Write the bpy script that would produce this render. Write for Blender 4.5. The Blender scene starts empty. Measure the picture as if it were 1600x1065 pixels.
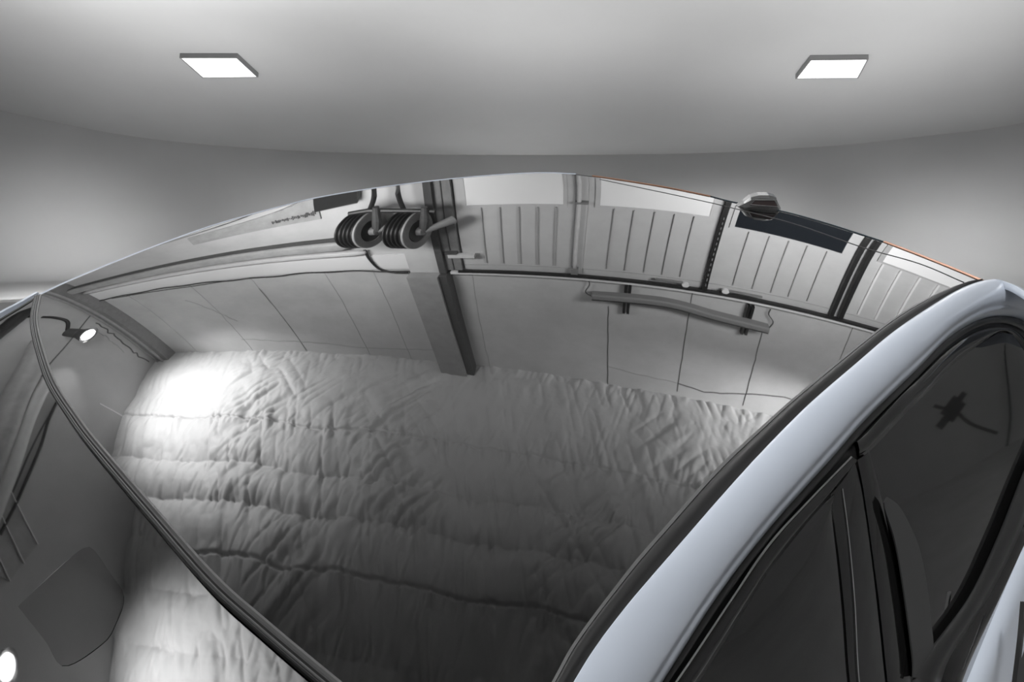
import bpy, bmesh, math, random
import numpy as np
from mathutils import Vector
random.seed(4); rng = np.random.default_rng(4)
S = bpy.context.scene
COL = S.collection
ZC = 2.4                                   # eye height above the floor

# ---------------------------------------------------------------- camera, world, exposure
cam = bpy.data.cameras.new('camera'); cam.sensor_width = 36; cam.lens = 24.0075; cam.clip_end = 300
camo = bpy.data.objects.new('camera', cam); COL.objects.link(camo)
camo.location = (0, 0, ZC); camo.rotation_euler = (math.radians(80), 0, 0)
S.camera = camo
w = bpy.data.worlds.new('world'); S.world = w; w.use_nodes = True
w.node_tree.nodes['Background'].inputs[0].default_value = (.6, .62, .66, 1)
w.node_tree.nodes['Background'].inputs[1].default_value = .03
vs = S.view_settings; vs.view_transform = 'Standard'; vs.look = 'None'; vs.gamma = 1; vs.use_curve_mapping = False
vs.exposure = 0.0

# ---------------------------------------------------------------- frames
PSI = -0.15685; CH = 19.76; XL = -21.22; WD = 18.0      # hall: yaw, ceiling height over the eye, left wall, far wall
NV = np.array([-math.sin(PSI), math.cos(PSI), 0.]); AV = np.array([math.cos(PSI), math.sin(PSI), 0.])
def G(a, n, z):                            # hall coordinates -> world
    a = np.asarray(a, float); n = np.asarray(n, float); z = np.asarray(z, float)
    return a[..., None]*AV + n[..., None]*NV + (z[..., None]+ZC)*np.array([0, 0, 1.])
TT = math.radians(20)
def K2W(v):                                # banked car frame -> world
    v = np.asarray(v, float); c, s = math.cos(TT), math.sin(TT)
    return np.stack([v[..., 0], c*v[..., 1]-s*v[..., 2], s*v[..., 1]+c*v[..., 2]+ZC], -1)
def Kdir(v):
    c, s = math.cos(TT), math.sin(TT); v = np.asarray(v, float)
    return np.stack([v[..., 0], c*v[..., 1]-s*v[..., 2], s*v[..., 1]+c*v[..., 2]], -1)

# ---------------------------------------------------------------- lights
def area(loc, aim, size, power, sy=None, color=(1, 1, 1), spread=180):
    l = bpy.data.lights.new('area_light', 'AREA'); l.size = size; l.energy = power; l.color = color
    if sy: l.shape = 'RECTANGLE'; l.size_y = sy
    l.spread = math.radians(spread)
    o = bpy.data.objects.new('area_light', l); COL.objects.link(o); o.location = loc
    o.rotation_euler = (Vector(aim)-Vector(loc)).to_track_quat('-Z', 'Y').to_euler(); return o
def spot(loc, aim, power, ang, blend=.8, r=.15):
    l = bpy.data.lights.new('spot_light', 'SPOT'); l.energy = power; l.spot_size = math.radians(ang); l.spot_blend = blend; l.shadow_soft_size = r
    o = bpy.data.objects.new('spot_light', l); COL.objects.link(o); o.location = loc
    o.rotation_euler = (Vector(aim)-Vector(loc)).to_track_quat('-Z', 'Y').to_euler(); return o
area(G(-9, 9, 4.3), G(-10, 18, 12.5), 5, 1650, 1.6, spread=110)          # added unseen light, washes the far wall, left
area(G(7, 9, 4.3), G(6, 18, 12.2), 5, 1650, 1.6, spread=110)          # added unseen light, washes the far wall, right
area(G(-13, 9, 5), G(XL, 14, 13), 3, 330, 3, spread=85)             # unseen wash added for the left wall
area(G(3, -5, 5), G(14, -2, 3), 3, 300, 3)              # dim unseen fill added for the right wall
for wx, wy, tx, ty, pw, pn in ((-13.5, 22.2, -18.5, 28.5, 80, 52), (-7, 24, -8.5, 30, 0, 45), (0, 24.8, 0, 31, 0, 165), (7, 22.8, 8.5, 28.5, 0, 62), (12.5, 19.8, 16, 25, 52, 45)):
    if pw: area((wx, wy, .8), (tx, ty, 1.0), 5.5, pw, .4)       # added low wash, hidden by the car, along the curved backdrop's foot
    area((wx, wy, .8), (tx, ty, .7), 5.5, pn, .4, spread=60)
for wx, pw in ((-10, 170), (0, 128), (10, 110)): area((wx, 19, .3), (wx*1.1, 20.5, 7), 8, pw, 1.5, spread=95)     # added unseen uplights to brighten the sloping ceiling
area(G(1.5, -4, 12.5), (.6, 1., 2.), 3.0, 64, spread=32)             # added unseen light from above, brightens the car's white paint

# ---------------------------------------------------------------- materials
def mat(name, col, rough=.5, metal=0, ior=1.5, noise=0, nscale=3, bump=0, bscale=40, emit=0, coat=0, bdist=.05, spec=.5, stretch=(1,1,1)):
    m = bpy.data.materials.new(name); m.use_nodes = True; nt = m.node_tree; b = nt.nodes['Principled BSDF']
    if not isinstance(col, (tuple, list)): col = (col, col, col)
    b.inputs['Base Color'].default_value = (*col, 1); b.inputs['Roughness'].default_value = rough
    b.inputs['Metallic'].default_value = metal; b.inputs['IOR'].default_value = ior
    b.inputs['Coat Weight'].default_value = coat; b.inputs['Coat Roughness'].default_value = .03
    b.inputs['Specular IOR Level'].default_value = spec
    if emit:
        b.inputs['Emission Color'].default_value = (*col, 1); b.inputs['Emission Strength'].default_value = emit
    if noise or bump:
        tc = nt.nodes.new('ShaderNodeTexCoord'); mp = nt.nodes.new('ShaderNodeMapping'); nt.links.new(tc.outputs['Object'], mp.inputs[0])
        mp.inputs['Scale'].default_value = stretch
    if noise:
        n = nt.nodes.new('ShaderNodeTexNoise'); n.inputs['Scale'].default_value = nscale; n.inputs['Detail'].default_value = 6; n.inputs['Roughness'].default_value = .65
        nt.links.new(mp.outputs[0], n.inputs['Vector'])
        r = nt.nodes.new('ShaderNodeMapRange'); r.inputs[1].default_value = .3; r.inputs[2].default_value = .7
        r.inputs[3].default_value = 1-noise; r.inputs[4].default_value = 1+noise
        mx = nt.nodes.new('ShaderNodeVectorMath'); mx.operation = 'SCALE'; mx.inputs[0].default_value = col
        nt.links.new(n.outputs['Fac'], r.inputs[0]); nt.links.new(r.outputs[0], mx.inputs['Scale']); nt.links.new(mx.outputs[0], b.inputs['Base Color'])
    if bump:
        n2 = nt.nodes.new('ShaderNodeTexNoise'); n2.inputs['Scale'].default_value = bscale; n2.inputs['Detail'].default_value = 5
        nt.links.new(mp.outputs[0], n2.inputs['Vector'])
        bp = nt.nodes.new('ShaderNodeBump'); bp.inputs['Strength'].default_value = bump; bp.inputs['Distance'].default_value = bdist
        nt.links.new(n2.outputs['Fac'], bp.inputs['Height']); nt.links.new(bp.outputs[0], b.inputs['Normal'])
    return m
M = dict(
 backdrop=mat('backdrop_paint', .62, .8, noise=.03, nscale=.15, spec=.2),
 concrete=mat('painted_concrete', .5, .8, noise=.10, nscale=.5, bump=.15, bscale=6, spec=.2),
 concrete_dark=mat('grey_concrete', .30, .8, noise=.12, nscale=2, spec=.2),
 crack=mat('crack', .10, .9),
 crack_soft=mat('soft_crack', .34, .9),
 leftwall=mat('left_plaster', .42, .8, noise=.08, nscale=.4, spec=.2),
 quilt=mat('foil_quilt', .50, .55, noise=.04, nscale=1, bump=.5, bscale=3.0, bdist=.05, spec=.3),
 floor=mat('hall_floor', .34, .6, noise=.1, nscale=1),
 door=mat('door_panel', .5, .55, noise=.05, nscale=1.5),
 rib=mat('door_rib', .38, .5), ribl=mat('door_rib_light', .72, .5),
 lightpane=mat('frosted_pane', .82, .5), darkpane=mat('dark_pane', (.012, .015, .019), .25),
 steel=mat('dark_steel', .07, .5, noise=.2, nscale=5), steelm=mat('mid_steel', .20, .5, noise=.15, nscale=4),
 black=mat('black_rubber', .012, .5), white=mat('white_trim', .7, .5),
 duct=mat('duct_metal', .34, .5, noise=.15, nscale=2), ductl=mat('duct_light', .55, .5, noise=.08, nscale=2),
 hose=mat('hose_rubber', .010, .45), flange=mat('reel_flange', .22, .5, noise=.1, nscale=5),
 tube=mat('lamp_shade_metal', .22, .5),
 glow=mat('lamp_glow', 1., .5, emit=14), panelglow=mat('panel_glow', 1., .5, emit=3.0),
 fitting=mat('light_frame', .30, .5),
 glass=mat('roof_glass', .004, .015, ior=2.0, noise=0), 
 windshield=mat('windshield_glass', .006, .02, ior=2.35),
 sideglass=mat('side_glass', .008, .03, ior=1.75),
 gloss=mat('gloss_black', .008, .06, ior=1.6), gasket=mat('gasket', .012, .35), gasketg=mat('gasket_grey', .07, .35),
 paint=mat('white_paint', (.55, .60, .68), .28, coat=.6), chrome=mat('chrome', .75, .12, metal=1),
 copper=mat('copper_edge', (.42, .22, .14), .3, metal=.6), seam=mat('seam_line', .12, .5),
 cover=mat('sensor_cover', .010, .03, ior=1.9),
 reflgrey=mat('painted_reflection', .035, .5), teal=mat('rear_edge', (.02, .035, .045), .2),
 fin=mat('antenna_shell', .45, .12, metal=.9), finwin=mat('antenna_window', (.05, .035, .035), .1, ior=1.8),
)

# ---------------------------------------------------------------- object helpers
def tag(o, label=None, cat=None, group=None, kind=None):
    if label: o['label'] = label
    if cat: o['category'] = cat
    if group: o['group'] = group
    if kind: o['kind'] = kind
    return o
def empty(name, loc, label=None, cat=None, group=None, kind=None):
    o = bpy.data.objects.new(name, None); COL.objects.link(o); o.location = tuple(float(v) for v in loc); o.empty_display_size = .1
    return tag(o, label, cat, group, kind)
def rootloc(p):
    v = Vector((0, 0, 0))
    while p is not None: v += Vector(p.location); p = p.parent
    return v
def mesh(name, V, F, m, parent=None, smooth=False, normals=None, mats=None, fm=None):
    V = np.asarray(V, float).reshape(-1, 3)
    off = np.array(rootloc(parent)) if parent else (V.min(0)+V.max(0))/2*np.array([1, 1, 0])+np.array([0, 0, V[:, 2].min()])
    me = bpy.data.meshes.new(name); me.from_pydata((V-off).tolist(), [], [tuple(int(i) for i in f) for f in F]); me.update()
    for mm in (mats or [m]): me.materials.append(mm)
    if fm is not None: me.polygons.foreach_set('material_index', fm)
    if smooth: me.polygons.foreach_set('use_smooth', [True]*len(me.polygons))
    if normals is not None: me.normals_split_custom_set_from_vertices([tuple(n) for n in np.asarray(normals)])
    o = bpy.data.objects.new(name, me); COL.objects.link(o)
    if parent: o.parent = parent
    else: o.location = tuple(off)
    return o
class MB:
    def __init__(s): s.V = []; s.F = []; s.fm = []; s.k = 0
    def add(s, V, F, mi=0):
        V = np.asarray(V, float).reshape(-1, 3); s.V += V.tolist(); s.F += [tuple(i+s.k for i in f) for f in F]; s.fm += [mi]*len(F); s.k += len(V)
    def box(s, a0, a1, n0, n1, z0, z1, mi=0, bev=0):           # a box in hall coordinates
        c = [(a, n, z) for a in (a0, a1) for n in (n0, n1) for z in (z0, z1)]
        V = G(*np.array(c).T); s.add(V, [(0, 1, 3, 2), (4, 6, 7, 5), (0, 4, 5, 1), (2, 3, 7, 6), (0, 2, 6, 4), (1, 5, 7, 3)], mi)
    def tube(s, P, r, seg=10, mi=0, cap=True, sx=1.):
        P = np.asarray(P, float); n = len(P); T = np.gradient(P, axis=0); T /= np.linalg.norm(T, axis=1, keepdims=True)
        up = np.array([0, 0, 1.]) if abs(T[0, 2]) < .9 else np.array([1., 0, 0]); V = []
        rr = np.broadcast_to(r, (n,))
        for i in range(n):
            u = np.cross(up, T[i]); u /= np.linalg.norm(u); v = np.cross(T[i], u)
            for k in range(seg):
                t = 2*math.pi*k/seg; V.append(P[i]+rr[i]*(math.cos(t)*u*sx+math.sin(t)*v))
        F = [(i*seg+k, i*seg+(k+1) % seg, (i+1)*seg+(k+1) % seg, (i+1)*seg+k) for i in range(n-1) for k in range(seg)]
        if cap: F += [tuple(range(seg))[::-1], tuple((n-1)*seg+k for k in range(seg))]
        s.add(V, F, mi)
    def rev(s, C, ax, prof, seg=40, mi=0):                      # solid of revolution: prof = [(along, radius)]
        C = np.asarray(C, float); ax = np.asarray(ax, float); ax /= np.linalg.norm(ax)
        u = np.cross(ax, [0, 0, 1.]); 
        if np.linalg.norm(u) < .1: u = np.array([1., 0, 0])
        u /= np.linalg.norm(u); v = np.cross(ax, u); V = []
        for (l, r) in prof:
            for k in range(seg):
                t = 2*math.pi*k/seg; V.append(C+ax*l+r*(math.cos(t)*u+math.sin(t)*v))
        n = len(prof); F = [(i*seg+k, i*seg+(k+1) % seg, (i+1)*seg+(k+1) % seg, (i+1)*seg+k) for i in range(n-1) for k in range(seg)]
        F += [tuple(range(seg))[::-1], tuple((n-1)*seg+k for k in range(seg))]
        s.add(V, F, mi)
    def build(s, name, m, parent=None, smooth=False, mats=None):
        return mesh(name, s.V, s.F, m, parent, smooth, None, mats, s.fm if mats else None)
def gbox(name, m, parent, *b):
    x = MB(); x.box(*b); return x.build(name, m, parent)
def grid(P):                                # P: (r, c, 3)
    r, c = P.shape[:2]; F = [(i*c+j, i*c+j+1, (i+1)*c+j+1, (i+1)*c+j) for i in range(r-1) for j in range(c-1)]
    return P.reshape(-1, 3), F
def rs(poly, n):                            # resample a polyline with a smooth (Catmull-Rom) pass
    p = np.array(poly, float); q = np.vstack([2*p[0]-p[1], p, 2*p[-1]-p[-2]]); out = []
    for i in range(len(p)-1):
        a, b, c, d = q[i:i+4]
        for t in np.linspace(0, 1, 12, endpoint=False):
            out.append(.5*((2*b)+(-a+c)*t+(2*a-5*b+4*c-d)*t*t+(-a+3*b-3*c+d)*t**3))
    out.append(p[-1]); out = np.array(out); s = np.r_[0, np.cumsum(np.linalg.norm(np.diff(out, axis=0), axis=1))]
    x = np.linspace(0, s[-1], n); return np.stack([np.interp(x, s, out[:, k]) for k in range(out.shape[1])], -1)

# ---------------------------------------------------------------- the car's curved surfaces (car frame, eye at origin)
RC = [-0.18266004662331825, -0.03327672190006491, 0.03880082980029706, -0.1335277221056745, -0.16772334728079658, -0.03743505203660855, 0.027737904223453343, -0.026602141678877606, -0.28098145531556074, -0.40226539954532375, 0.15737068756409597, 0.24145052661178992, -0.12413388786725352, -0.05545521977586902, -0.0869628704537751, -0.09295944943108898, -0.08784064008991945, -0.081448151556688, -0.09317808435270233, 0.07242253506170761, 0.015965804553080554, -0.15416737866936236, -0.07782171376462593, -0.04495661487834617, 0.030190697470574127, 0.1619987724267871, -0.022361758568864347]
REX = [(i, j) for i in range(7) for j in range(7-i) if i+j >= 1]
WC = [-0.53, 0.0571, -0.0403, 0.0044, 0.1496, -0.0305, 0.1077, -0.0369, -0.0204, 0.0248]
WEX = [(i, j) for i in range(4) for j in range(4-i)]
def roofz(x, y): return _poly(RC, REX, (x-.1)/1.6, (y-1.9)/1.6, -.6, 1/1.6)
def wsz(x, y): return _poly(WC, WEX, x+.4, y-.8, 0, 1.)
def _poly(c, ex, s, t, z0, k):
    z = np.full_like(s, z0); dx = np.zeros_like(s); dy = np.zeros_like(s)
    for q, (i, j) in zip(c, ex):
        z = z+q*s**i*t**j
        if i: dx = dx+q*i*s**(i-1)*t**j*k
        if j: dy = dy+q*j*s**i*t**(j-1)*k
    return z, dx, dy
def ray(p):
    p = np.asarray(p, float); a = (p[..., 0]-800)/1067; b = (532.5-p[..., 1])/1067; c, s = math.cos(math.radians(30)), .5
    d = np.stack([a, c+b*s, -s+b*c], -1); return d/np.linalg.norm(d, axis=-1, keepdims=True)
def on(fn, p, lift=0):                      # point of the car surface fn seen along p
    d = ray(p); t = -.6/d[..., 2]
    for _ in range(30):
        z, dx, dy = fn(d[..., 0]*t, d[..., 1]*t); F = d[..., 2]*t-z-lift; dF = d[..., 2]-dx*d[..., 0]-dy*d[..., 1]
        t = np.clip(t-F/np.where(abs(dF) < .03, -.03, dF), .2, 8)
    P = d*t[..., None]; _, dx, dy = fn(P[..., 0], P[..., 1])
    n = np.stack([-dx, -dy, np.ones_like(dx)], -1); n /= np.linalg.norm(n, axis=-1, keepdims=True); return P, n
NS = np.array([.715*.866, -.7*.866, .5]); NS /= np.linalg.norm(NS); KS = -.457
def side(p, lift=0):                        # point of the car's leaning side seen along p
    d = ray(p); t = (KS+lift)/(d@NS); return d*t[..., None]
def mirror(p, fn=roofz, a=None, n=None, z=None):   # where a hall plane shows in the car surface
    P, N = on(fn, np.asarray([p], float)); d = ray(np.asarray([p], float)); r = d-2*np.sum(d*N, -1, keepdims=True)*N
    P = K2W(P)[0]; r = Kdir(r)[0]; P = P-np.array([0, 0, ZC])
    if a is not None: t = (a-P@AV)/(r@AV)
    elif n is not None: t = (n-P@NV)/(r@NV)
    else: t = (z-P[2])/r[2]
    q = P+r*t; return float(q@AV), float(q@NV), float(q[2])

# ================================================================ SETTING
ZF = -ZC
# floor
x = MB(); x.box(XL-.3, 15, -9, 20, ZF-.2, ZF); tag(x.build('floor', M['floor']), kind='structure')
# far wall above the header of the doors, with its panel joints and cracks
x = MB(); x.box(XL-.4, 15, WD, WD+.3, 6.2, CH+.4)
def gline(pts, w, mi=1, n=WD, jit=0):
    pts = rs(pts, max(8, len(pts)*5)) if jit else np.array(pts, float)
    if jit: pts = pts+rng.normal(0, jit, pts.shape)
    for (a0, z0), (a1, z1) in zip(pts[:-1], pts[1:]):
        d = np.array([a1-a0, z1-z0]); L = np.hypot(*d); d /= max(L, 1e-6); e = np.array([-d[1], d[0]])*w/2
        q = [(a0+e[0], z0+e[1]), (a0-e[0], z0-e[1]), (a1-e[0], z1-e[1]), (a1+e[0], z1+e[1])]
        V = np.vstack([G(*np.array([(u, n-.012, v) for u, v in q]).T), G(*np.array([(u, n+.01, v) for u, v in q]).T)])
        x.add(V, [(0, 1, 2, 3), (0, 4, 5, 1), (1, 5, 6, 2), (2, 6, 7, 3), (3, 7, 4, 0)], mi)
for a_, z0, z1, w_ in ((.24, 14.2, 19.7, .035), (3.05, 12.6, 19.2, .03), (5.64, 14.3, 19.3, .035), (8.4, 12.6, 19, .02)): gline([(a_, z0), (a_+.03, (z0+z1)/2), (a_, z1)], w_, 1, WD, .006)
for a_ in (-19.2, -16.1, -13.3, -10.2, -8.3): gline([(a_, 12.3), (a_+.05, 15), (a_, 19.6)], .022, 2, WD, .01)
gline([(-13.3, 13.5), (-13.25, 19.4)], .03, 1, WD, .008)
gline([(3.0, 18.6), (4.2, 18.85), (5.5, 18.5), (7.4, 18.1), (10, 18)], .06, 1, WD, .03)
gline([(.27, 18.27), (1.5, 18.5), (3.0, 18.61)], .03, 2, WD, .02)
gline([(-16.1, 18.41), (-14.2, 18.6), (-12, 18.7)], .05, 2, WD, .03)
gline([(-12, 18.7), (-10.6, 18.9), (-8.5, 18.8), (-6.7, 18.6)], .02, 2, WD, .01)
gline([(-4.6, 12.6), (-4.7, 16), (-4.75, 19.7)], .02, 2, WD, .01)
gline([(-17, 14), (-16.3, 15.2), (-15.6, 16.6)], .03, 2, WD, .03)
o = x.build('wall_far', M['concrete'], mats=[M['concrete'], M['crack'], M['crack_soft']]); tag(o, kind='structure')
# added slanted baffle, out of view, keeps the far-wall wash off the backdrop
aa = np.array([-20.5, 0, 13.5]); P = np.stack([G(aa, np.full(3, q), -.75+.4*q-.035*np.minimum(aa, 0)) for q in (10.2, 13.5)]).reshape(-1, 3)
V = np.vstack([P, P-np.array([0, 0, .03])]); F = [(0, 1, 4, 3), (1, 2, 5, 4), (6, 9, 10, 7), (7, 10, 11, 8), (3, 4, 10, 9), (4, 5, 11, 10), (0, 6, 7, 1), (1, 7, 8, 2), (0, 3, 9, 6), (2, 8, 11, 5)]
tag(mesh('light_baffle', V, F, M['concrete_dark']), kind='structure')
# left wall
x = MB(); x.box(XL-.3, XL, -9, WD, ZF, CH+.4)
def lline(pts, w, mi=1, jit=0, t=.02):
    pts = rs(pts, len(pts)*5) if jit else np.array(pts, float)
    if jit: pts = pts+rng.normal(0, jit, pts.shape)
    for (n0, z0), (n1, z1) in zip(pts[:-1], pts[1:]):
        d = np.array([n1-n0, z1-z0]); L = np.hypot(*d); d /= max(L, 1e-6); e = np.array([-d[1], d[0]])*w/2
        q = [(n0+e[0], z0+e[1]), (n0-e[0], z0-e[1]), (n1-e[0], z1-e[1]), (n1+e[0], z1+e[1])]
        V = np.vstack([G(*np.array([(XL+t, u, v) for u, v in q]).T), G(*np.array([(XL-.01, u, v) for u, v in q]).T)])
        x.add(V, [(0, 1, 2, 3), (0, 4, 5, 1), (1, 5, 6, 2), (2, 6, 7, 3), (3, 7, 4, 0)], mi)
lline([(17.3, 13.4), (15.5, 13.9), (13.8, 14.1), (9, 14.2), (0, 14.3)], .06, 1, .01)
lline([(13.11, 17.76), (13.41, 19.7)], .06, 3)
lline([(17.0, 14.2), (16.9, 16), (16.8, 17.5), (16.85, 19.0)], .07, 1, .05)
lline([(16.6, 14.2), (16.5, 16), (16.45, 17.2)], .04, 2, .04)
tag(x.build('wall_left', M['leftwall'], mats=[M['leftwall'], M['crack'], M['crack_soft'], M['white']]), kind='structure')
# corner post of the left wall (dark channel with a light edge)
x = MB(); x.box(XL, XL+.75, 17.25, 18, 6.2, CH); x.box(XL+.08, XL+.14, 17.15, 17.25, 6.2, CH, 1); x.box(XL+.42, XL+.50, 17.13, 17.25, 6.2, CH, 1)
tag(x.build('trim_1', M['steelm'], mats=[M['steelm'], M['duct']]), kind='structure')
# right wall and rear wall
x = MB(); x.box(14, 14.3, -9, WD, ZF, CH+.4)
def smir(p):                                # where the right wall shows in the side glass
    d = ray(np.array(p, float)); P = side(np.array(p, float)); r = d-2*(d@NS)*NS; P = K2W(P)-np.array([0, 0, ZC]); r = Kdir(r); t = (14-P@AV)/(r@AV); q = P+r*t; return q@NV, q[2]
def rline(pts, w):
    P_ = [smir(p) for p in pts]
    for (n0, z0), (n1, z1) in zip(P_[:-1], P_[1:]):
        d = np.array([n1-n0, z1-z0]); d /= max(np.hypot(*d), 1e-6); e = np.array([-d[1], d[0]])*w/2
        q = [(n0+e[0], z0+e[1]), (n0-e[0], z0-e[1]), (n1-e[0], z1-e[1]), (n1+e[0], z1+e[1])]
        V = np.vstack([G(*np.array([(13.98, u, v) for u, v in q]).T), G(*np.array([(14.01, u, v) for u, v in q]).T)])
        x.add(V, [(0, 1, 2, 3), (0, 4, 5, 1), (1, 5, 6, 2), (2, 6, 7, 3), (3, 7, 4, 0)], 1)
rline(rs([(1424, 610), (1451, 623), (1473, 632), (1497, 650), (1523, 664), (1567, 681)], 16), .06)
rline([(1564, 517), (1576, 565), (1583, 600), (1592, 660), (1597, 735)], .05)
rline([(1480, 602), (1469, 617)], .16); rline([(1473, 612), (1454, 636)], .42); rline([(1458, 632), (1444, 650)], .2)  # dark wall patch added in place of a shape mirrored in the window
tag(x.build('wall_right', M['leftwall'], mats=[M['leftwall'], M['crack']]), kind='structure')
x = MB(); x.box(XL-.3, 14.3, -9.3, -9, ZF, CH+.4); tag(x.build('wall_rear', M['concrete_dark']), kind='structure')

# quilted foil ceiling: billows between seams, puckers running off them
SE = np.array([-9.2, -7., -5, -3, -1.2, .6, 2.6, 4.5, 6.4, 8.4, 10.05, 11.5, 13.5, 18.3])
HARD = {8.4: 1, 13.5: 1}
na, nn = 760, 700
A = np.linspace(XL, 14, na); N_ = np.linspace(-9, WD, nn); AA, NN = np.meshgrid(A, N_)
def vnoise(x, y, seed, sx, sy, ang=0):
    r = np.random.default_rng(seed); c, s = math.cos(ang), math.sin(ang); X = (x*c+y*s)/sx+40.3; Y = (-x*s+y*c)/sy+40.7
    g = r.uniform(-1, 1, (256, 256)); i = np.floor(X).astype(int); j = np.floor(Y).astype(int); u = X-i; v = Y-j; u = u*u*u*(u*(6*u-15)+10); v = v*v*v*(v*(6*v-15)+10)
    f = lambda a, b: g[a % 256, b % 256]
    return (f(i, j)*(1-u)+f(i+1, j)*u)*(1-v)+(f(i, j+1)*(1-u)+f(i+1, j+1)*u)*v
wob = .10*vnoise(AA, NN, 1, 2.2, 50)+.05*vnoise(AA, NN, 2, .8, 50)
Nw = NN+wob
idx = np.clip(np.searchsorted(SE, Nw)-1, 0, len(SE)-2); s0 = SE[idx]; s1 = SE[idx+1]; q = np.clip((Nw-s0)/(s1-s0), 0, 1)
bil = np.sin(np.pi*q)**.7*np.where((idx >= 9) | (idx < 4), 1., .75)
edge_ = np.minimum(q, 1-q)*(s1-s0)
dh = np.minimum(abs(Nw-8.4), abs(Nw-13.5)); hd = 1-.5*np.exp(-(dh/.75)**2)
puck = np.exp(-edge_/.55)
wr = np.abs(vnoise(AA, NN, 5, .34, 1.5, .15))*.12+np.abs(vnoise(AA, NN, 7, .22, 1.0, -.3))*.06
diag = np.abs(vnoise(AA, NN, 9, .35, 2.4, -.75))*.16+np.abs(vnoise(AA, NN, 10, .6, 2.8, .6))*.10
md = np.clip((vnoise(AA, NN, 11, 3.5, 3.5)+.35), 0, 1)
Z = CH-.05-.30*np.where(idx < 9, .6, 1.)*bil*hd-.35*(1-hd)-wr*(.35+1.3*puck)*1.0-diag*md*np.clip((AA+17.5)/3, .15, 1)*1.5-.08*vnoise(AA, NN, 13, 1.3, 1.3)
Z += .11*np.exp(-(dh/.045)**2)
Z = np.minimum(Z, CH-.02)
P = G(AA, NN, Z); V, F = grid(P)
tag(mesh('ceiling', V, F, M['quilt'], smooth=True), kind='structure')
x = MB(); x.box(XL-.3, 14.3, -9.3, WD+.3, CH+.05, CH+.3); tag(x.build('trim_2', M['leftwall']), kind='structure')

# backdrop: a ceiling sloping away from the foot of the far wall, a curved wall and a swept floor
SK = .28
def cplane(px, py, lift=0):                 # point on the sloping ceiling
    a = (px-800)/1067; b = (532.5-py)/1067; t = math.radians(10)
    d = np.array([a, math.cos(t)+b*math.sin(t), -math.sin(t)+b*math.cos(t)])
    tt = (6.2+SK*18-lift)/(d[2]+SK*(d@NV)); return d*tt
bc = rs([(-700, 20), (-350, 95), (0, 172), (200, 212), (400, 232), (600, 240), (850, 242), (1100, 239), (1300, 228), (1450, 212), (1600, 192), (1900, 130), (2300, 20)], 90)
B = np.array([cplane(*p) for p in bc])
a_e = np.linspace(-34, 30, 90)
E0 = np.stack([a_*AV+17.7*NV+np.array([0, 0, 6.2+.084]) for a_ in a_e])
rows = [E0*(1-t)+B*t for t in np.linspace(0, 1, 12)]
P = np.stack(rows); P[..., 2] += ZC; V, F = grid(P); o = mesh('ceiling_backdrop', V, F, M['backdrop'], smooth=True); tag(o, kind='structure')
rows = []
ctr = np.array([0, 12, 0.])
for h in np.linspace(0, 1, 26):
    Q = B.copy(); zt = B[:, 2]; zb = ZF+.01
    ang = h*math.pi/2
    if h < .35: Q[:, 2] = zt+(ZF+2.2-zt)*(h/.35)
    else:
        k = (h-.35)/.65*math.pi/2; Q[:, 2] = ZF+.01+2.2*(1-math.sin(k)); d = (ctr-B)[:, :2]; d /= np.linalg.norm(d, axis=1, keepdims=True); Q[:, :2] += d*2.2*(1-math.cos(k))
    rows.append(Q)
Q2 = rows[-1].copy(); d = (ctr-B)[:, :2]; d /= np.linalg.norm(d, axis=1, keepdims=True); Q2[:, :2] = rows[-1][:, :2]+d*9; rows.append(Q2)
P = np.stack(rows); P[..., 2] += ZC; V, F = grid(P); tag(mesh('wall_backdrop', V, F, M['backdrop'], smooth=True), kind='structure')

# the two square ceiling lights
def clight(quad, label):
    C = np.array([cplane(*p) for p in quad])+np.array([0, 0, ZC]); nrm = np.cross(C[1]-C[0], C[3]-C[0]); nrm /= np.linalg.norm(nrm)
    if nrm[2] > 0: nrm = -nrm
    ctr = C.mean(0); r = empty('ceiling_light', ctr, label, 'ceiling light', 'panel lights on the ceiling')
    T = .16
    o4 = ctr+(C-ctr)*1.0; i4 = ctr+(C-ctr)*.955
    V = np.vstack([o4, o4+nrm*T, i4+nrm*T, i4]); F = []
    for k in range(4):
        j = (k+1) % 4; F += [(k, j, 4+j, 4+k), (4+k, 4+j, 8+j, 8+k), (8+k, 8+j, 12+j, 12+k), (12+k, 12+j, j, k)]
    mesh('frame', V, F, M['fitting'], r)
    V = np.vstack([i4+nrm*(T-.02), i4+nrm*.02]); mesh('diffuser', V, [(0, 1, 2, 3), (4, 7, 6, 5)]+[(k, 4+k, 4+(k+1) % 4, (k+1) % 4) for k in range(4)], M['panelglow'], r)
clight([(281, 83), (371, 83), (404, 114), (317, 115)], 'square lit ceiling panel on the left, over the shorter side of the car roof')
clight([(1266, 86), (1357, 85), (1341, 115), (1243, 116)], 'square lit ceiling panel on the right, above the roof antenna')

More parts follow.
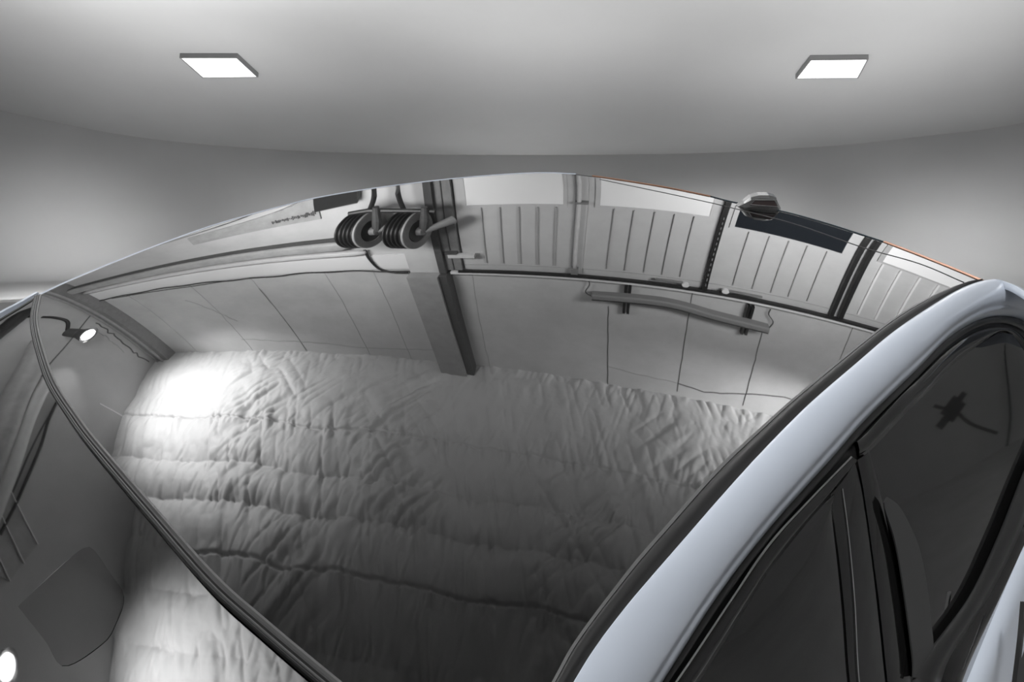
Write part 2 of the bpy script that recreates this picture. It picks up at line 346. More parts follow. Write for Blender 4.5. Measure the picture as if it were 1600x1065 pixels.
# ================================================================ HALL FITTINGS (seen mirrored in the roof)
def door(a0, a1, ribs, pane, label, light=False, wz=8.05, tall=12.15):
    r = empty('garage_door', G((a0+a1)/2, WD-.06, 6.2), label, 'garage door', 'sectional doors along the far wall')
    gbox('door_panel', M['door'], r, a0, a1, WD-.12, WD-.02, 6.2, tall)
    x = MB(); w0, w1 = a0+.35, a1-.35
    for b in ((w0-.15, w0, 6.3, wz), (w1, w1+.1, 6.3, wz), (w0-.15, w1+.1, wz, wz+.1)): x.box(b[0], b[1], WD-.17, WD-.12, b[2], b[3])
    x.build('window_frame', M['rib' if light else 'door'], r)
    gbox('window_pane', pane, r, w0, w1, WD-.15, WD-.12, 6.35, wz)
    for q in ribs:
        gbox('rib', M['ribl' if light else 'rib'], r, q-(.03 if light else .014), q+(.03 if light else .014), WD-.19, WD-.12, wz+.15, tall-.45)
    gbox('bottom_rail', M['rib'], r, a0, a1, WD-.15, WD-.12, tall-.32, tall-.29)
    return r
door(-4.8, -1.1, (-4.0, -3.42, -2.83, -2.24, -1.67), M['lightpane'], 'pale ribbed garage door with a light window, beside the concrete column')
door(-.7, 3.3, (.1, .7, 1.33, 1.93, 2.52), M['lightpane'], 'pale ribbed garage door with a light window, right of the pale post')
door(3.42, 7.42, (4.25, 4.88, 5.48, 6.05, 6.66), M['darkpane'], 'ribbed garage door with a dark blue-black window', wz=8.4)
door(7.9, 13.8, (8.3, 8.85, 9.43, 10.0, 10.6, 11.2), M['lightpane'], 'ribbed garage door with raised pale ribs, last on the right', light=True)
# posts between doors
x = MB(); x.box(-1.1, -.7, WD-.1, WD, 6.2, 12.2); x.build; o = x.build('door_post', M['door']); tag(o, 'wide pale post between the two light-windowed doors', 'post')
r = empty('downpipe', G(-.98, WD-.25, 6.2), 'pale vertical pipe with a foot clamp between the doors', 'pipe')
x = MB(); x.tube(G(np.full(12, -.98), np.full(12, WD-.25), np.linspace(6.2, 11.9, 12)), .07, 12); x.build('pipe', M['ductl'], r, True)
gbox('clamp', M['steelm'], r, -1.1, -.86, WD-.36, WD-.1, 11.75, 12.1); gbox('clamp', M['steelm'], r, -1.1, -.7, WD-.34, WD-.1, 7.85, 7.95)
def chain(a0, label, w=.10):
    r = empty('door_track', G(a0, WD-.2, 6.2), label, 'track', 'dark door tracks'); x = MB()
    x.box(a0-w/2, a0+w/2, WD-.3, WD-.1, 6.2, 12.2); x.build('channel', M['black'], r)
    for k in (range(14) if a0 < 5 else ()): gbox('slot', M['steelm'], r, a0-.015, a0+.015, WD-.33, WD-.3, 7.9+k*.3, 8.03+k*.3)
chain(3.36, 'black slotted door track left of the dark-windowed door', .16)
chain(7.5, 'black door track on the right edge of the dark-windowed door', .13); chain(7.8, 'black door track on the left edge of the last door', .13)
# header beam
r = empty('door_header', G(4, WD-.2, 12.2), 'long dark and white header rail above the garage doors', 'beam')
gbox('rail', M['black'], r, -5.0, 13.8, WD-.4, WD-.2, 12.15, 12.27); gbox('ledge', M['white'], r, -5.3, 13.8, WD-.36, WD-.01, 12.27, 12.42)
for a_ in (2.7, 4.0):
    y = MB(); y.rev(G(a_*1., WD-.4, 11.95), NV, [(-.06, .12), (.06, .12)], 16); y.build('roller', M['white'], r)
gbox('spring_bar', M['steelm'], r, 1.7, 2.6, WD-.4, WD-.3, 11.85, 11.93); gbox('spring_bar', M['steelm'], r, 4.1, 5.2, WD-.4, WD-.3, 11.9, 11.98)
# concrete column with steel rail
x = MB(); x.box(-6.75, -5.65, WD-.35, WD, 6.2, 12.3, 0); x.box(-6.75, -5.65, WD-.9, WD, 12.3, CH, 1)
x.box(-5.65, -5.35, WD-.75, WD, 12.3, CH, 2)
tag(x.build('column', M['concrete'], mats=[M['concrete'], M['concrete_dark'], M['steel']]), 'concrete column with a darker upper part rising to the quilted ceiling', 'column')
r = empty('steel_post', G(-5.3, WD-.2, 6.2), 'tall steel channel post beside the concrete column', 'post')
gbox('flange', M['steel'], r, -5.65, -5.4, WD-.5, WD, 6.2, 12.25); gbox('web', M['steelm'], r, -5.4, -4.85, WD-.3, WD, 6.2, 12.15)
gbox('rib', M['steel'], r, -5.16, -5.13, WD-.34, WD-.3, 6.2, 12.1)
gbox('bracket', M['ductl'], r, -5.2, -4.3, WD-.55, WD-.3, 10.9, 11.12); gbox('bracket', M['steel'], r, -5.3, -4.9, WD-.52, WD-.3, 10.75, 10.9)
# ducts on the left part of the far wall
r = empty('wall_duct', G(-14, WD-.4, 9.3), 'long grey duct running along the wall left of the hose reels', 'duct')
def bar(name, m, a0, a1, z, hz, hn, parent, nd=.35):
    x = MB(); P = G(np.linspace(a0, a1, 40), np.full(40, WD-nd), np.full(40, z)+.0*np.linspace(0, 1, 40)); V = []
    T = AV; seg = 20; k = 0
    for i, p in enumerate(P):
        s = 1.
        e = min(i, 39-i)
        if e == 0: s = .55
        elif e == 1: s = .9
        for q in range(seg):
            t = 2*math.pi*q/seg; c, s_ = math.cos(t), math.sin(t)
            V.append(p+NV*hn*s*math.copysign(abs(c)**.6, c)+np.array([0, 0, 1.])*hz*s*math.copysign(abs(s_)**.6, s_))
    F = [(i*seg+k, i*seg+(k+1) % seg, (i+1)*seg+(k+1) % seg, (i+1)*seg+k) for i in range(39) for k in range(seg)]+[tuple(range(seg))[::-1], tuple(39*seg+k for k in range(seg))]
    x.add(V, F); return x.build(name, m, parent, True)
bar('duct_body', M['duct'], XL+.2, -8.5, 9.95, .36, .3, r); bar('conduit', M['ductl'], -20.3, -8.1, 10.62, .17, .2, r); gbox('shadow_gap', M['steel'], r, XL+.2, -8.6, WD-.5, WD, 9.50, 9.55)
tag(gbox('wall_ledge', M['white'], None, XL+.2, -6.8, WD-.12, WD, 11.1, 12.2), 'pale plaster band on the wall under the grey duct', 'ledge')
x = MB(); P = rs([(-20.8, 12.25), (-17, 12.2), (-13, 12.32), (-10, 12.2), (-6.8, 12.38)], 60); P[:, 1] += .04*np.sin(P[:, 0]*3)
x.tube(G(P[:, 0], np.full(60, WD-.18), P[:, 1]), .045, 6); P = rs([(-19.8, 12.3), (-16, 12.42), (-14, 12.28)], 30); x.tube(G(P[:, 0], np.full(30, WD-.2), P[:, 1]), .03, 6)
tag(x.build('wall_cable', M['black']), 'thin black cable sagging along the wall under the duct', 'cable')
x = MB(); P = rs([(-8.15, 10.5), (-8.1, 11.3), (-7.9, 12.05), (-7.5, 12.35), (-6.9, 12.38)], 30); x.tube(G(P[:, 0], np.full(30, WD-.25), P[:, 1]), .06, 8)
tag(x.build('hose', M['black']), 'black hose dropping from the left hose reel', 'hose')
# sign board above the duct
x = MB(); V_ = [(-12.6, 7.2), (-9.15, 7.4), (-9.2, 7.75), (-12.6, 8.3)]
x.box(-14.2, -9.3, WD-.1, WD, 7.1, 8.0, 0)
for k in range(26): 
    a_ = -11.0+k*.062; x.box(a_, a_+.03+.03*rng.random(), WD-.12, WD-.1, 7.5+.1*rng.random(), 7.65+.1*rng.random(), 1)
tag(x.build('wall_board', M['duct'], mats=[M['duct'], M['steel']]), 'narrow grey board with smudged dark marks on the far wall', 'board')
# hose reels
def reel(pf, label, R=.98, nn=16.4, first=False):
    a_, n_, z_ = mirror(pf, n=nn); ax = AV*.98-NV*.19; C = G(a_, n_, z_)
    r = empty('hose_reel', C, label, 'hose reel', 'hose reels on the far wall'); L = .70
    x = MB(); x.rev(C, ax, [(-.04, .45), (-.04, R), (.03, R*1.0), (.04, R*.95), (.04, R*.62), (.0, R*.6), (.0, .25)], 48); x.build('flange', M['flange'], r)
    x = MB(); x.rev(C, ax, [(-.02, .1), (-.02, R*.6), (.03, R*.58), (.05, .3), (.05, .1)], 40); x.build('flange_plate', M['hose'], r)
    x = MB(); prof = [(-L, R*.5)]
    for k in range(5):
        l0 = -L+k*L/5
        for t in np.linspace(0.05, .95, 9): prof.append((l0+t*L/5*.98, R*.86+.14*R*math.sin(math.pi*t)**.6))
    prof.append((-.05, R*.5)); x.rev(C, ax, prof, 48); x.build('hose_coil', M['hose'], r, True)
    x = MB(); x.rev(C, ax, [(-.02, .24), (.22, .22), (.25, .12)], 20); x.build('hub', M['steelm'], r)
    x = MB(); top = C+np.array([0, 0, -1.25])+AV*.35; x.tube([C+ax*.2, (C+ax*.25+top)/2, top], [.13, .15, .1], 10); x.build('arm', M['steel'], r)
    x = MB(); x.tube([C+ax*.22, C+AV*1.0+NV*.6+np.array([0, 0, -.25])], [.13, .2], 10); x.build('arm', M['steelm'], r)
    return r
reel((579, 361), 'large hose reel on the left with black coils facing the duct'); reel((652, 361), 'large hose reel on the right, close to the concrete column')
r = empty('reel_bracket', G(-7.2, WD-.5, 8.1), 'black steel bracket bar carrying the hose reels', 'bracket')
x = MB(); x.tube([G(*mirror(p, n=16.5)) for p in ((545, 334), (575, 329), (620, 329), (680, 330))], .09, 8); x.build('bar', M['black'], r)
x = MB(); x.tube([G(*mirror(p, n=16.6)) for p in ((585, 299), (577, 329))], .08, 8); x.build('hanger', M['black'], r)
x = MB(); x.tube([G(*mirror(p, n=16.6)) for p in ((621, 298), (632, 329))], .08, 8); x.build('hanger', M['black'], r)
gbox('plate', M['black'], r, -9.25, -7.8, WD-.45, WD-.1, 7.05, 7.42)
# tube lamp on brackets
r = empty('tube_lamp', G(2.7, WD-.5, 13.7), 'long grey tube lamp hanging from two slotted brackets over the doors', 'lamp')
TL = rs([mirror(p, n=WD-.5) for p in ((925, 461), (1040, 472), (1120, 493), (1200, 513))], 30)
x = MB(); P = G(TL[:, 0], TL[:, 1], TL[:, 2]); V = []
pr = [(-.16, -.16), (.16, -.16), (.2, -.08), (.2, .09), (.16, .15), (-.16, .15), (-.2, .09), (-.2, -.08)]
for p in P:
    for (v, u) in pr: V.append(p+NV*v+np.array([0, 0, 1.])*u)
F = [(i*8+k, i*8+(k+1) % 8, (i+1)*8+(k+1) % 8, (i+1)*8+k) for i in range(29) for k in range(8)]+[tuple(range(8))[::-1], tuple(29*8+k for k in range(8))]
x.add(V, F); x.build('housing', M['tube'], r)
x = MB(); x.tube(P+np.array([0, 0, .17])-NV*.16, .024, 6); x.build('lower_edge', M['black'], r)
for a_ in (.86, 4.98):
    x = MB()
    for da in (-.07, .07): x.box(a_+da-.045, a_+da+.045, WD-.3, WD-.1, 12.55+(a_ > 3)*.1, 14.3+(a_ > 3)*.1)
    x.build('bracket', M['black'], r)
for P_ in ([(917, 433), (921, 444), (915, 456), (925, 463)], [(1204, 483), (1201, 491), (1208, 503), (1201, 513)]):
    x = MB(); P = rs([G(*mirror(p, n=WD-.2)) for p in P_], 24); x.tube(P, .022, 6); x.build('wire', M['steel'], r)
# work lamps on goosenecks at the left wall
def lamp(pts, fn, a_, aim, power, label, ang=95):
    W_ = [np.array(mirror(p, fn, a=q)) for p, q in pts]; Q = [G(*v) for v in W_]
    bulb = Q[-1]; up = np.array(G(*aim))-bulb; up /= np.linalg.norm(up); tc_ = np.array([0, 1.2, ZC])-bulb; tc_ /= np.linalg.norm(tc_)
    ax = up*.62+tc_*.30+AV*.45; ax /= np.linalg.norm(ax)
    r = empty('work_lamp', bulb, label, 'lamp', 'clamp lamps on the left wall')
    x = MB(); x.rev(bulb, ax, [(-1.15, .16), (-1.1, .28), (-.55, .32), (-.5, .30), (0, .52), (-.04, .48), (-.3, .2)], 28); x.build('shade', M['steel'], r, False)
    x = MB(); x.rev(bulb, ax, [(-.2, .25), (-.06, .38), (.0, .36), (.03, .2)], 24); x.build('bulb', M['glow'], r, True)
    x = MB(); P = rs([q for q in Q[:-1]]+[bulb-ax*1.1], 30); x.tube(P, .09, 8); x.build('gooseneck', M['black'], r, True)
    spot(bulb+ax*.15+up*.45, G(*aim), power, ang, .9, .3); spot(bulb+ax*.15, G(XL, aim[1]-1.2, bulb[2]-ZC+2.2), power*(.06 if aim[1] > 8 else .015), 36, .6, .08); return r
lamp([((66, 495), XL+.1), ((85, 496), XL+.6), ((105, 502), XL+1.0), ((139, 523), XL+1.9)], roofz, XL+1.9, (-16.7, 14.0, CH), 17000, 'lit work lamp on a curved arm beside the corner post')
lamp([((-30, 1010), XL+.2), ((-10, 1030), XL+.8), ((13, 1042), XL+1.6)], wsz, XL+1.6, (-17.5, 1.4, CH), 8000, 'lit work lamp seen low on the windshield')
area(G(11.2, 13.8, 16.8), G(6.8, 16.2, CH), .6, 900, spread=75)
# ceiling-side door / crane frames on the left wall, mirrored in the windshield
def lpath(name, pts, rad, m, label, cat, off=.25, sx=1.):
    Q = [mirror(p, wsz, a=XL+off) for p in pts]; P = rs([G(*q) for q in Q], 40); x = MB(); x.tube(P, rad, 10, sx=sx); return tag(x.build(name, m, None, True), label, cat)
lpath('wall_pipe', [(72, 528), (48, 575), (22, 622), (-4, 690), (-50, 820)], .55, M['duct'], 'thick grey pipe curving down the left wall', 'pipe', .6)
lpath('wall_strut', [(80, 575), (60, 610), (38, 655), (8, 740), (-50, 900)], .40, M['ductl'], 'pale strut curving along the left wall beside the thick pipe', 'pipe', .5)
lpath('black_cable', [(92, 622), (76, 655), (62, 700), (30, 775), (0, 835)], .06, M['black'], 'thin black cable hanging on the left wall', 'cable', .1)

lpath('hoist_arm', [(62, 486), (38, 489), (16, 506), (-20, 534)], .42, M['black'], 'black hoist arm jutting from the left wall above the pipes', 'bracket', 1.2)
def lpanel(pix, t, m, name, parent, off=.05):
    q = [mirror(p, wsz, a=XL+off) for p in pix]; n = len(q); V = [G(XL+off, v[1], v[2]) for v in q]+[G(XL+off+t, v[1], v[2]) for v in q]
    return mesh(name, V, [tuple(range(n)), tuple(range(n, 2*n))[::-1]]+[(i, n+i, n+(i+1) % n, (i+1) % n) for i in range(n)], m, parent)
wq = [(6, 748), (57, 850), (14, 908), (-60, 870), (-50, 790)]
o_ = mirror((10, 850), wsz, a=XL); r = empty('wall_window', G(*o_), 'small light window with pale bars on the left wall', 'window')
lpanel(wq, .04, M['duct'], 'pane', r)
for p, q in (((6, 748), (57, 850)), ((-14, 772), (36, 880)), ((-40, 790), (14, 908))):
    lpanel([p, (p[0]+1.6, p[1]-.5), (q[0]+1.6, q[1]-.5), q], .05, M['white'], 'bar', r, .1)
# ================================================================ CAR
car = empty('car', (.3, 1.2, .0), 'white car with a glossy black glass roof, banked toward the viewer', 'car')
LN = [(61, 461), (55, 493), (58, 521), (68, 558), (84, 600), (113, 645), (149, 693), (240, 799), (334, 905), (411, 974), (507, 1055), (600, 1130), (690, 1200), (760, 1250)]
LF = [(61, 461), (110, 438), (180, 409), (260, 378), (340, 350), (430, 325), (500, 308), (600, 292), (700, 280), (780, 273), (850, 270), (900, 272)]
FR = [(900, 272), (960, 280), (1040, 293), (1110, 307), (1150, 317), (1220, 330), (1290, 349), (1360, 371), (1430, 397), (1490, 421), (1533, 439)]
NR = [(700, 1205), (790, 1150), (869, 1065), (908, 998), (986, 895), (1045, 826), (1123, 738), (1200, 664), (1257, 613), (1372, 519), (1440, 474), (1499, 446), (1533, 439)]
NR = [(760, 1250), (812, 1165), (869, 1065)]+NR[3:]
nu = 150
ln, lf, fr, nr = rs(LN, nu), rs(LF, nu), rs(FR, nu), rs(NR, nu)
def coons(b0, b1, s0, s1):                  # b0,b1 along u at v=0,1; s0,s1 along v at u=0,1
    n = len(b0); u = np.linspace(0, 1, n)[None, :, None]; v = np.linspace(0, 1, n)[:, None, None]
    return (1-v)*b0[None]+v*b1[None]+(1-u)*s0[:, None]+u*s1[:, None]-((1-u)*(1-v)*b0[0]+u*(1-v)*b0[-1]+(1-u)*v*b1[0]+u*v*b1[-1])
px = coons(lf, nr, ln, fr)                  # v=0: L->F, v=1: N->R
P, Nn = on(roofz, px); P = K2W(P); Nw_ = Kdir(Nn); V, F = grid(P)
V2 = np.vstack([V, V-np.tile(Kdir(np.array([0, 0, .03])), (len(V), 1))])
roof = mesh('roof_panel', V, [f[::-1] for f in F], M['glass'], car, True, Nw_.reshape(-1, 3))
def ribbon(name, fn, pix, w0, w1, outdir, m, parent, lift=.002, thick=.006, n=120):
    # strip that follows a curve on surface fn between sideways offsets w0..w1 (metres) along outdir
    p = rs(pix, n); P, N = on(fn, p); T = np.gradient(P, axis=0); T /= np.linalg.norm(T, axis=1, keepdims=True)
    Sd = np.cross(T, N); Sd /= np.linalg.norm(Sd, axis=1, keepdims=True)
    if (Sd[n//2]@np.array(outdir)) < 0: Sd = -Sd
    A0, A1 = P+Sd*w0+N*lift, P+Sd*w1+N*lift; Md = (A0+A1)/2+N*min(.002, abs(w1-w0)*.25)
    rows = [A0-N*thick, A0, Md, A1, A1-N*thick]; V, F = grid(np.stack([K2W(r) for r in rows])); return mesh(name, V, F, m, parent, False)
front = (-.73, -.68, 0); near = (.7, -.72, 0); far = (-.7, .72, 0); rear = (.7, .7, 0)
# front header: bevel, two dark seals and a grey lip
ribbon('header_bevel', roofz, LN, -.0045, .0, front, M['gasketg'], roof, .001, .003)
ribbon('header_seal', roofz, LN, .0, .0035, front, M['gasket'], car, .0015)
ribbon('header_lip', roofz, LN, .0035, .0055, front, M['gasketg'], car, .0015)
ribbon('header_seal', roofz, LN, .0055, .0085, front, M['gasket'], car, .001)
# far rail trim, rear edge trims, seam
ribbon('far_rail', roofz, LF, -.001, .006, far, M['paint'], car, .0, .02)
ribbon('rear_trim', roofz, [(925, 275), (960, 280), (1040, 293), (1110, 307)], -.001, .006, rear, M['copper'], car, .001, .01)
ribbon('rear_trim', roofz, [(1380, 378), (1430, 397), (1490, 421), (1533, 439)], -.001, .010, rear, M['copper'], car, .001, .01)
ribbon('rear_trim', roofz, [(1110, 307), (1150, 317), (1220, 330), (1290, 349), (1380, 378)], -.001, .004, rear, M['teal'], car, .001, .01)  # bluish reflection of the dark door window put into the trim colour
ribbon('rear_seam', roofz, [(937, 280), (1080, 310), (1145, 325), (1242, 350), (1350, 387), (1437, 412), (1506, 441)], -.0007, .0007, rear, M['seam'], car, .0008, .002)
# windshield
sa = rs([(61, 461), (0, 500), (-80, 548), (-160, 600)], nu); sb = rs([(760, 1250), (560, 1260), (400, 1300), (260, 1330)], nu)
ln2 = rs(LN, nu); b1 = rs([(-160, 600), (-160, 850), (-60, 1100), (260, 1330)], nu)
px = coons(ln2, b1, sa, sb); P, Nn = on(wsz, px); P = K2W(P); V, F = grid(P)
ws = mesh('windshield', V, [f[::-1] for f in F], M['windshield'], car, True, Kdir(Nn).reshape(-1, 3))
ribbon('windshield_pillar', wsz, [(61, 459), (30, 477), (0, 493), (-80, 540)], .0, .010, (-.5, .7, 0), M['paint'], car, .004, .03)
ribbon('pillar_seal', wsz, [(60, 462), (30, 481), (0, 499), (-80, 548)], -.006, .0, (-.5, .7, 0), M['gasket'], car, .001, .01)
# dark cover behind the top of the windshield
cv = rs([(28, 947), (80, 897), (128, 857), (146, 858), (165, 885), (193, 930), (180, 975), (160, 1005), (100, 1040), (70, 1000), (28, 947)], 50)[:-1]
P, Nn = on(wsz, cv, .0005); n = len(P); mesh('sensor_cover', np.vstack([K2W(P), K2W(P-Nn*.001)]), [tuple(range(n)), tuple(range(n, 2*n))[::-1]], M['cover'], ws)
# near roof rail: gasket, then the white rail rolling over to the leaning side
GI = [(796, 1200), (869, 1065), (908, 998), (986, 895), (1045, 826), (1123, 738), (1200, 664), (1257, 613), (1372, 519), (1440, 474), (1499, 446), (1533, 439)]
GO = [(821, 1200), (897, 1065), (935, 1005), (980, 946), (1025, 893), (1072, 839), (1125, 778), (1180, 717), (1236, 659), (1277, 620), (1340, 566), (1389, 524), (1437, 490), (1499, 452), (1537, 438)]
RO = [(944, 1200), (1033, 1065), (1120, 930), (1200, 826), (1300, 714), (1350, 657), (1432, 577), (1475, 533), (1520, 504), (1560, 494), (1600, 502), (1650, 540)]
GO2 = GO[:-1]+[(1545, 437), (1572, 442), (1600, 456), (1660, 500)]
gi, go = rs(GI, 140), rs(GO, 140)
Pi, Ni = on(roofz, gi); Po, No = on(roofz, go)
rows = [Pi+Ni*.001, (Pi*.7+Po*.3)+Ni*.005, (Pi*.4+Po*.6)+Ni*.0, Po-No*.002]
V, F = grid(np.stack([K2W(r) for r in rows])); mesh('rail_gasket', V, F, M['gasket'], car, True)
rows = [Pi+Ni*.0012-(Po-Pi)*.22, Pi+Ni*.002]; V, F = grid(np.stack([K2W(r) for r in rows])); mesh('gasket_lip', V, F, M['gasketg'], roof, True)
go = rs(GO2, 160); ro = rs(RO, 160); Po, No = on(roofz, go); Pr = side(ro)
rows = []
for t in np.linspace(0, 1, 60):
    Nt = No*(1-t)+NS*t; Nt /= np.linalg.norm(Nt, axis=1, keepdims=True)
    rows.append(Po*(1-t)+Pr*t+Nt*(.022*4*t*(1-t)-.0022*math.exp(-((t-.76)/.06)**2)+.001))
rows = [Po-No*.012]+rows+[Pr-NS*.012]
V, F = grid(np.stack([K2W(r) for r in rows])); mesh('roof_rail', V, F, M['paint'], car, True)
# side panels on the leaning flank
def flank(name, pix, m, parent, lift, thick=.004, smooth=False):
    P = side(np.array(pix, float), lift); n = len(P); V = np.vstack([K2W(P), K2W(P-NS*thick)])
    F = [tuple(range(n)), tuple(range(n, 2*n))[::-1]]+[(i, n+i, n+(i+1) % n, (i+1) % n) for i in range(n)]
    return mesh(name, V, F, m, parent, smooth)
def fstrip(name, pa, pb, m, parent, lift=.003, n=60, bulge=.0):
    A0 = side(rs(pa, n), lift); B0 = side(rs(pb, n), lift); rows = [A0-NS*.006, A0, (A0+B0)/2+NS*bulge, B0, B0-NS*.006]
    V, F = grid(np.stack([K2W(r) for r in rows])); return mesh(name, V, F, m, parent, bulge > 0)
flank('window_surround', [(900, 1240), (1033, 1065), (1120, 930), (1200, 826), (1300, 714), (1350, 657), (1432, 577), (1475, 533), (1520, 504), (1560, 494), (1600, 502), (1700, 600), (1700, 1240)], M['gasket'], car, -.004, .02)
fstrip('window_seal', RO, [(945, 1205), (1045, 1065), (1130, 938), (1209, 834), (1308, 722), (1357, 665), (1437, 586), (1480, 542), (1523, 513), (1561, 504), (1596, 512), (1642, 545)], M['gasket'], car, .003, 90, .002)
CH1 = [(955, 1205), (1056, 1063), (1140, 938), (1200, 850), (1262, 782), (1330, 712)]
CH2 = [(958, 1205), (1060, 1063), (1143, 939), (1203, 852), (1264, 784), (1332, 714)]
fstrip('chrome_strip', CH1, CH2, M['chrome'], car, .004)
fstrip('door_frame', CH2, [(1000, 1205), (1093, 1065), (1160, 958), (1200, 895), (1250, 830), (1300, 772), (1340, 722)], M['gloss'], car, .002, 60, .003)
RF1 = [(1340, 690), (1359, 672), (1410, 617), (1440, 589), (1482, 548), (1525, 519), (1560, 510), (1590, 518), (1620, 550)]
RF2 = [(1342, 716), (1361, 703), (1421, 640), (1455, 607), (1490, 568), (1528, 539), (1560, 519), (1583, 522), (1606, 556)]
fstrip('rear_door_frame', RF1, RF2, M['gloss'], car, .002, 60, .002)
def bent(name, outline_l, outline_r, m, parent, lift, bow, n=40, k=12):
    L0 = side(rs(outline_l, n), lift); R0 = side(rs(outline_r, n), lift); rows = []
    for t in np.linspace(0, 1, k): rows.append(L0*(1-t)+R0*t+NS*bow*4*t*(1-t))
    V, F = grid(np.stack([K2W(r) for r in rows])); return mesh(name, V, F, m, parent, True)
fw = bent('front_window', [(1000, 1205), (1093, 1065), (1160, 958), (1200, 895), (1250, 830), (1300, 772)], [(1345, 1210), (1328, 1065), (1320, 960), (1312, 880), (1304, 820), (1299, 772)], M['sideglass'], car, .001, .004)
bp = bent('pillar_panel', [(1345, 1210), (1328, 1065), (1320, 960), (1312, 880), (1304, 820), (1298, 772)], [(1400, 1210), (1383, 1065), (1372, 960), (1360, 860), (1347, 770), (1336, 722)], M['gloss'], car, .003, .002)
bent('pillar_panel', [(1404, 1210), (1387, 1065), (1376, 960), (1363, 860), (1350, 770), (1340, 718)], [(1440, 1210), (1423, 1065), (1408, 940), (1390, 840), (1372, 755), (1358, 704)], M['gloss'], car, .003, .002)
fstrip('pillar_line', [(1360, 1210), (1342, 1065), (1335, 940), (1326, 840), (1316, 763)], [(1361, 1210), (1343.5, 1065), (1336.5, 940), (1327.5, 840), (1317.5, 763)], M['chrome'], bp, .006)
rw = bent('rear_window', [(1440, 1210), (1423, 1065), (1390, 840), (1358, 703), (1421, 640), (1490, 568), (1528, 539), (1560, 520)], [(1425, 1100), (1455, 1022), (1519, 935), (1564, 840), (1600, 748), (1640, 650), (1620, 575), (1584, 523)], M['sideglass'], car, .001, .003)
flank('crescent_reflection', rs([(1387, 776), (1405, 790), (1423, 822), (1438, 860), (1449, 915), (1455, 970), (1457, 1017), (1430, 1062), (1427, 1030), (1418, 960), (1406, 880), (1396, 835), (1382, 790), (1387, 776)], 60)[:-1], M['reflgrey'], rw, .014, .002)  # lighter crescent laid on the pane, imitates a reflection by its colour
fstrip('sill_seal', [(1432, 1065), (1455, 1022), (1519, 935), (1564, 840), (1600, 748), (1640, 650)], [(1470, 1065), (1487, 1022), (1543, 935), (1582, 860), (1612, 790), (1650, 710)], M['gasket'], car, .016, 60, .004)
fstrip('sill_trim', [(1470, 1065), (1487, 1022), (1543, 935), (1582, 860), (1612, 790), (1650, 710)], [(1510, 1068), (1532, 1015), (1573, 915), (1600, 853), (1640, 770), (1680, 700)], M['gloss'], car, .014, 60, .006)
# door skin and lower body
A0 = side(np.array(rs([(1440, 1240), (1512, 1065), (1532, 1015), (1573, 915), (1600, 853), (1640, 770), (1700, 650)], 60)), .016)
OUT = np.array([.715, -.7, 0]); rows = [A0-NS*.02, A0]
for t in np.linspace(.08, 1, 14): rows.append(A0+OUT*(.16*math.sin(t*math.pi*.75))-np.array([0, 0, .85*t]))
V, F = grid(np.stack([K2W(r) for r in rows])); dp = mesh('door_panel', V, F, M['paint'], car, True)
fstrip('door_gap', [(1588, 1068), (1596, 1000), (1601, 940)], [(1591, 1068), (1599, 1000), (1604, 940)], M['gasket'], dp, .06)
# antenna
AC, AN = on(roofz, np.array([(1187., 323.)])); AC = AC[0]
fwd = np.array([-.73, -.68, 0.]); sdv = np.array([.68, -.73, 0.]); upv = np.array([-.03, .0, 1.])*.82
fr_ = np.array([-1., .06, -.03]); fr_ /= np.linalg.norm(fr_); bk = np.array([.06, 1., 0])
secs = [(.062, .010, .004), (.045, .020, .020), (.030, .026, .036), (.010, .029, .043), (-.015, .030, .043), (-.034, .029, .036), (-.042, .028, .016), (-.050, .014, .003)]
rows = []
for (l, hw, h) in secs:
    c = AC+fr_*l; rows.append(np.stack([c-bk*hw*1.1-upv*.01, c-bk*hw+upv*h*.3, c-bk*hw*.78+upv*h*.85, c-bk*hw*.45+upv*h, c+bk*hw*.45+upv*h, c+bk*hw*.78+upv*h*.85, c+bk*hw+upv*h*.3, c+bk*hw*1.1-upv*.01]))
V, F = grid(np.stack([K2W(r) for r in rows])); fin = mesh('antenna', V, F, M['fin'], car, False)
win = [(.034, .022), (.022, .037), (-.026, .036), (-.036, .014)]; P = []
for (l, h) in win: P.append(AC+fr_*l-bk*(.036-.010*h/.04)+upv*h*.9)
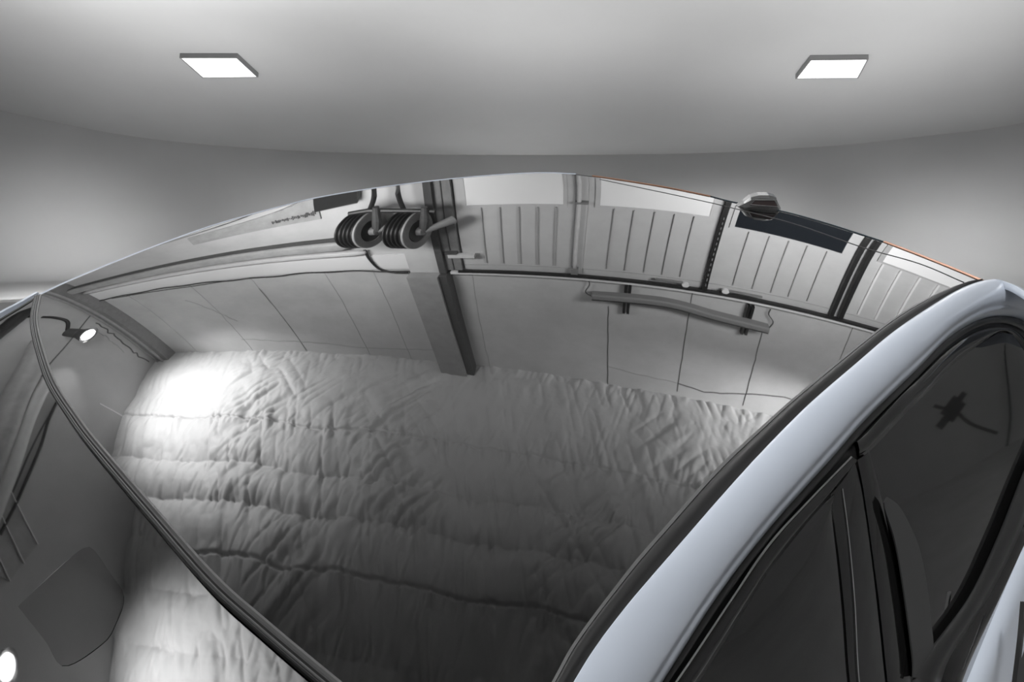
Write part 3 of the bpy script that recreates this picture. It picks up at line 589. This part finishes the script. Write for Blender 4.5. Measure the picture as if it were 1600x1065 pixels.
w4 = np.array(P); V = np.vstack([K2W(w4), K2W(w4+bk*.006)])
mesh('antenna_window', V, [(0, 1, 2, 3), (4, 7, 6, 5)]+[(k, 4+k, 4+(k+1) % 4, (k+1) % 4) for k in range(4)], M['finwin'], fin)
x = MB(); x.tube([K2W(w4[0]), K2W(w4[1]), K2W(w4[2]), K2W(w4[3]), K2W(w4[0])], .0016, 6); x.build('window_bezel', M['chrome'], fin)
# body mass under the roof, resting on a wedge
def kbox(name, pts_top, zt, zb, m, parent):
    n = len(pts_top); T_ = [np.array([p[0], p[1], zt]) for p in pts_top]; B_ = [np.array([p[0], p[1], zb]) for p in pts_top]
    return mesh(name, K2W(np.array(T_+B_)), [tuple(range(n)), tuple(range(n, 2*n))[::-1]]+[(i, n+i, n+(i+1) % n, (i+1) % n) for i in range(n)], m, parent)
kbox('cabin_floor', [(-.9, 1.1), (-.1, .42), (.85, 1.35), (.05, 2.05)], -1.1, -1.5, M['gasket'], car)

# rest of the upper body: tailgate glass and skin, far flank
def skirt(name, pix, steps, m):
    P, N = on(roofz, rs(pix, 60)); rows = [P-N*.012]+[P-N*.012+np.array(d) for d in steps]
    V, F = grid(np.stack([K2W(r) for r in rows])); return mesh(name, V, F, m, car, True)
skirt('rear_glass', FR, [(.06, .06, -.07), (.2, .2, -.2), (.38, .38, -.40)], M['sideglass'])
P, N = on(roofz, rs(FR, 60)); P = P-N*.012+np.array([.38, .38, -.40])
V, F = grid(np.stack([K2W(P+np.array(d)) for d in ((0, 0, 0), (.08, .08, -.04), (.12, .12, -.3), (.1, .1, -.75))])); mesh('tailgate', V, F, M['paint'], car, True)
skirt('far_window', LF, [(-.05, .05, -.08), (-.16, .17, -.4)], M['sideglass'])
P, N = on(roofz, rs(LF, 60)); P = P-N*.012+np.array([-.16, .17, -.4])
V, F = grid(np.stack([K2W(P+np.array(d)) for d in ((0, 0, 0), (-.06, .06, -.05), (-.1, .1, -.4), (-.08, .08, -.8))])); mesh('far_door', V, F, M['paint'], car, True)
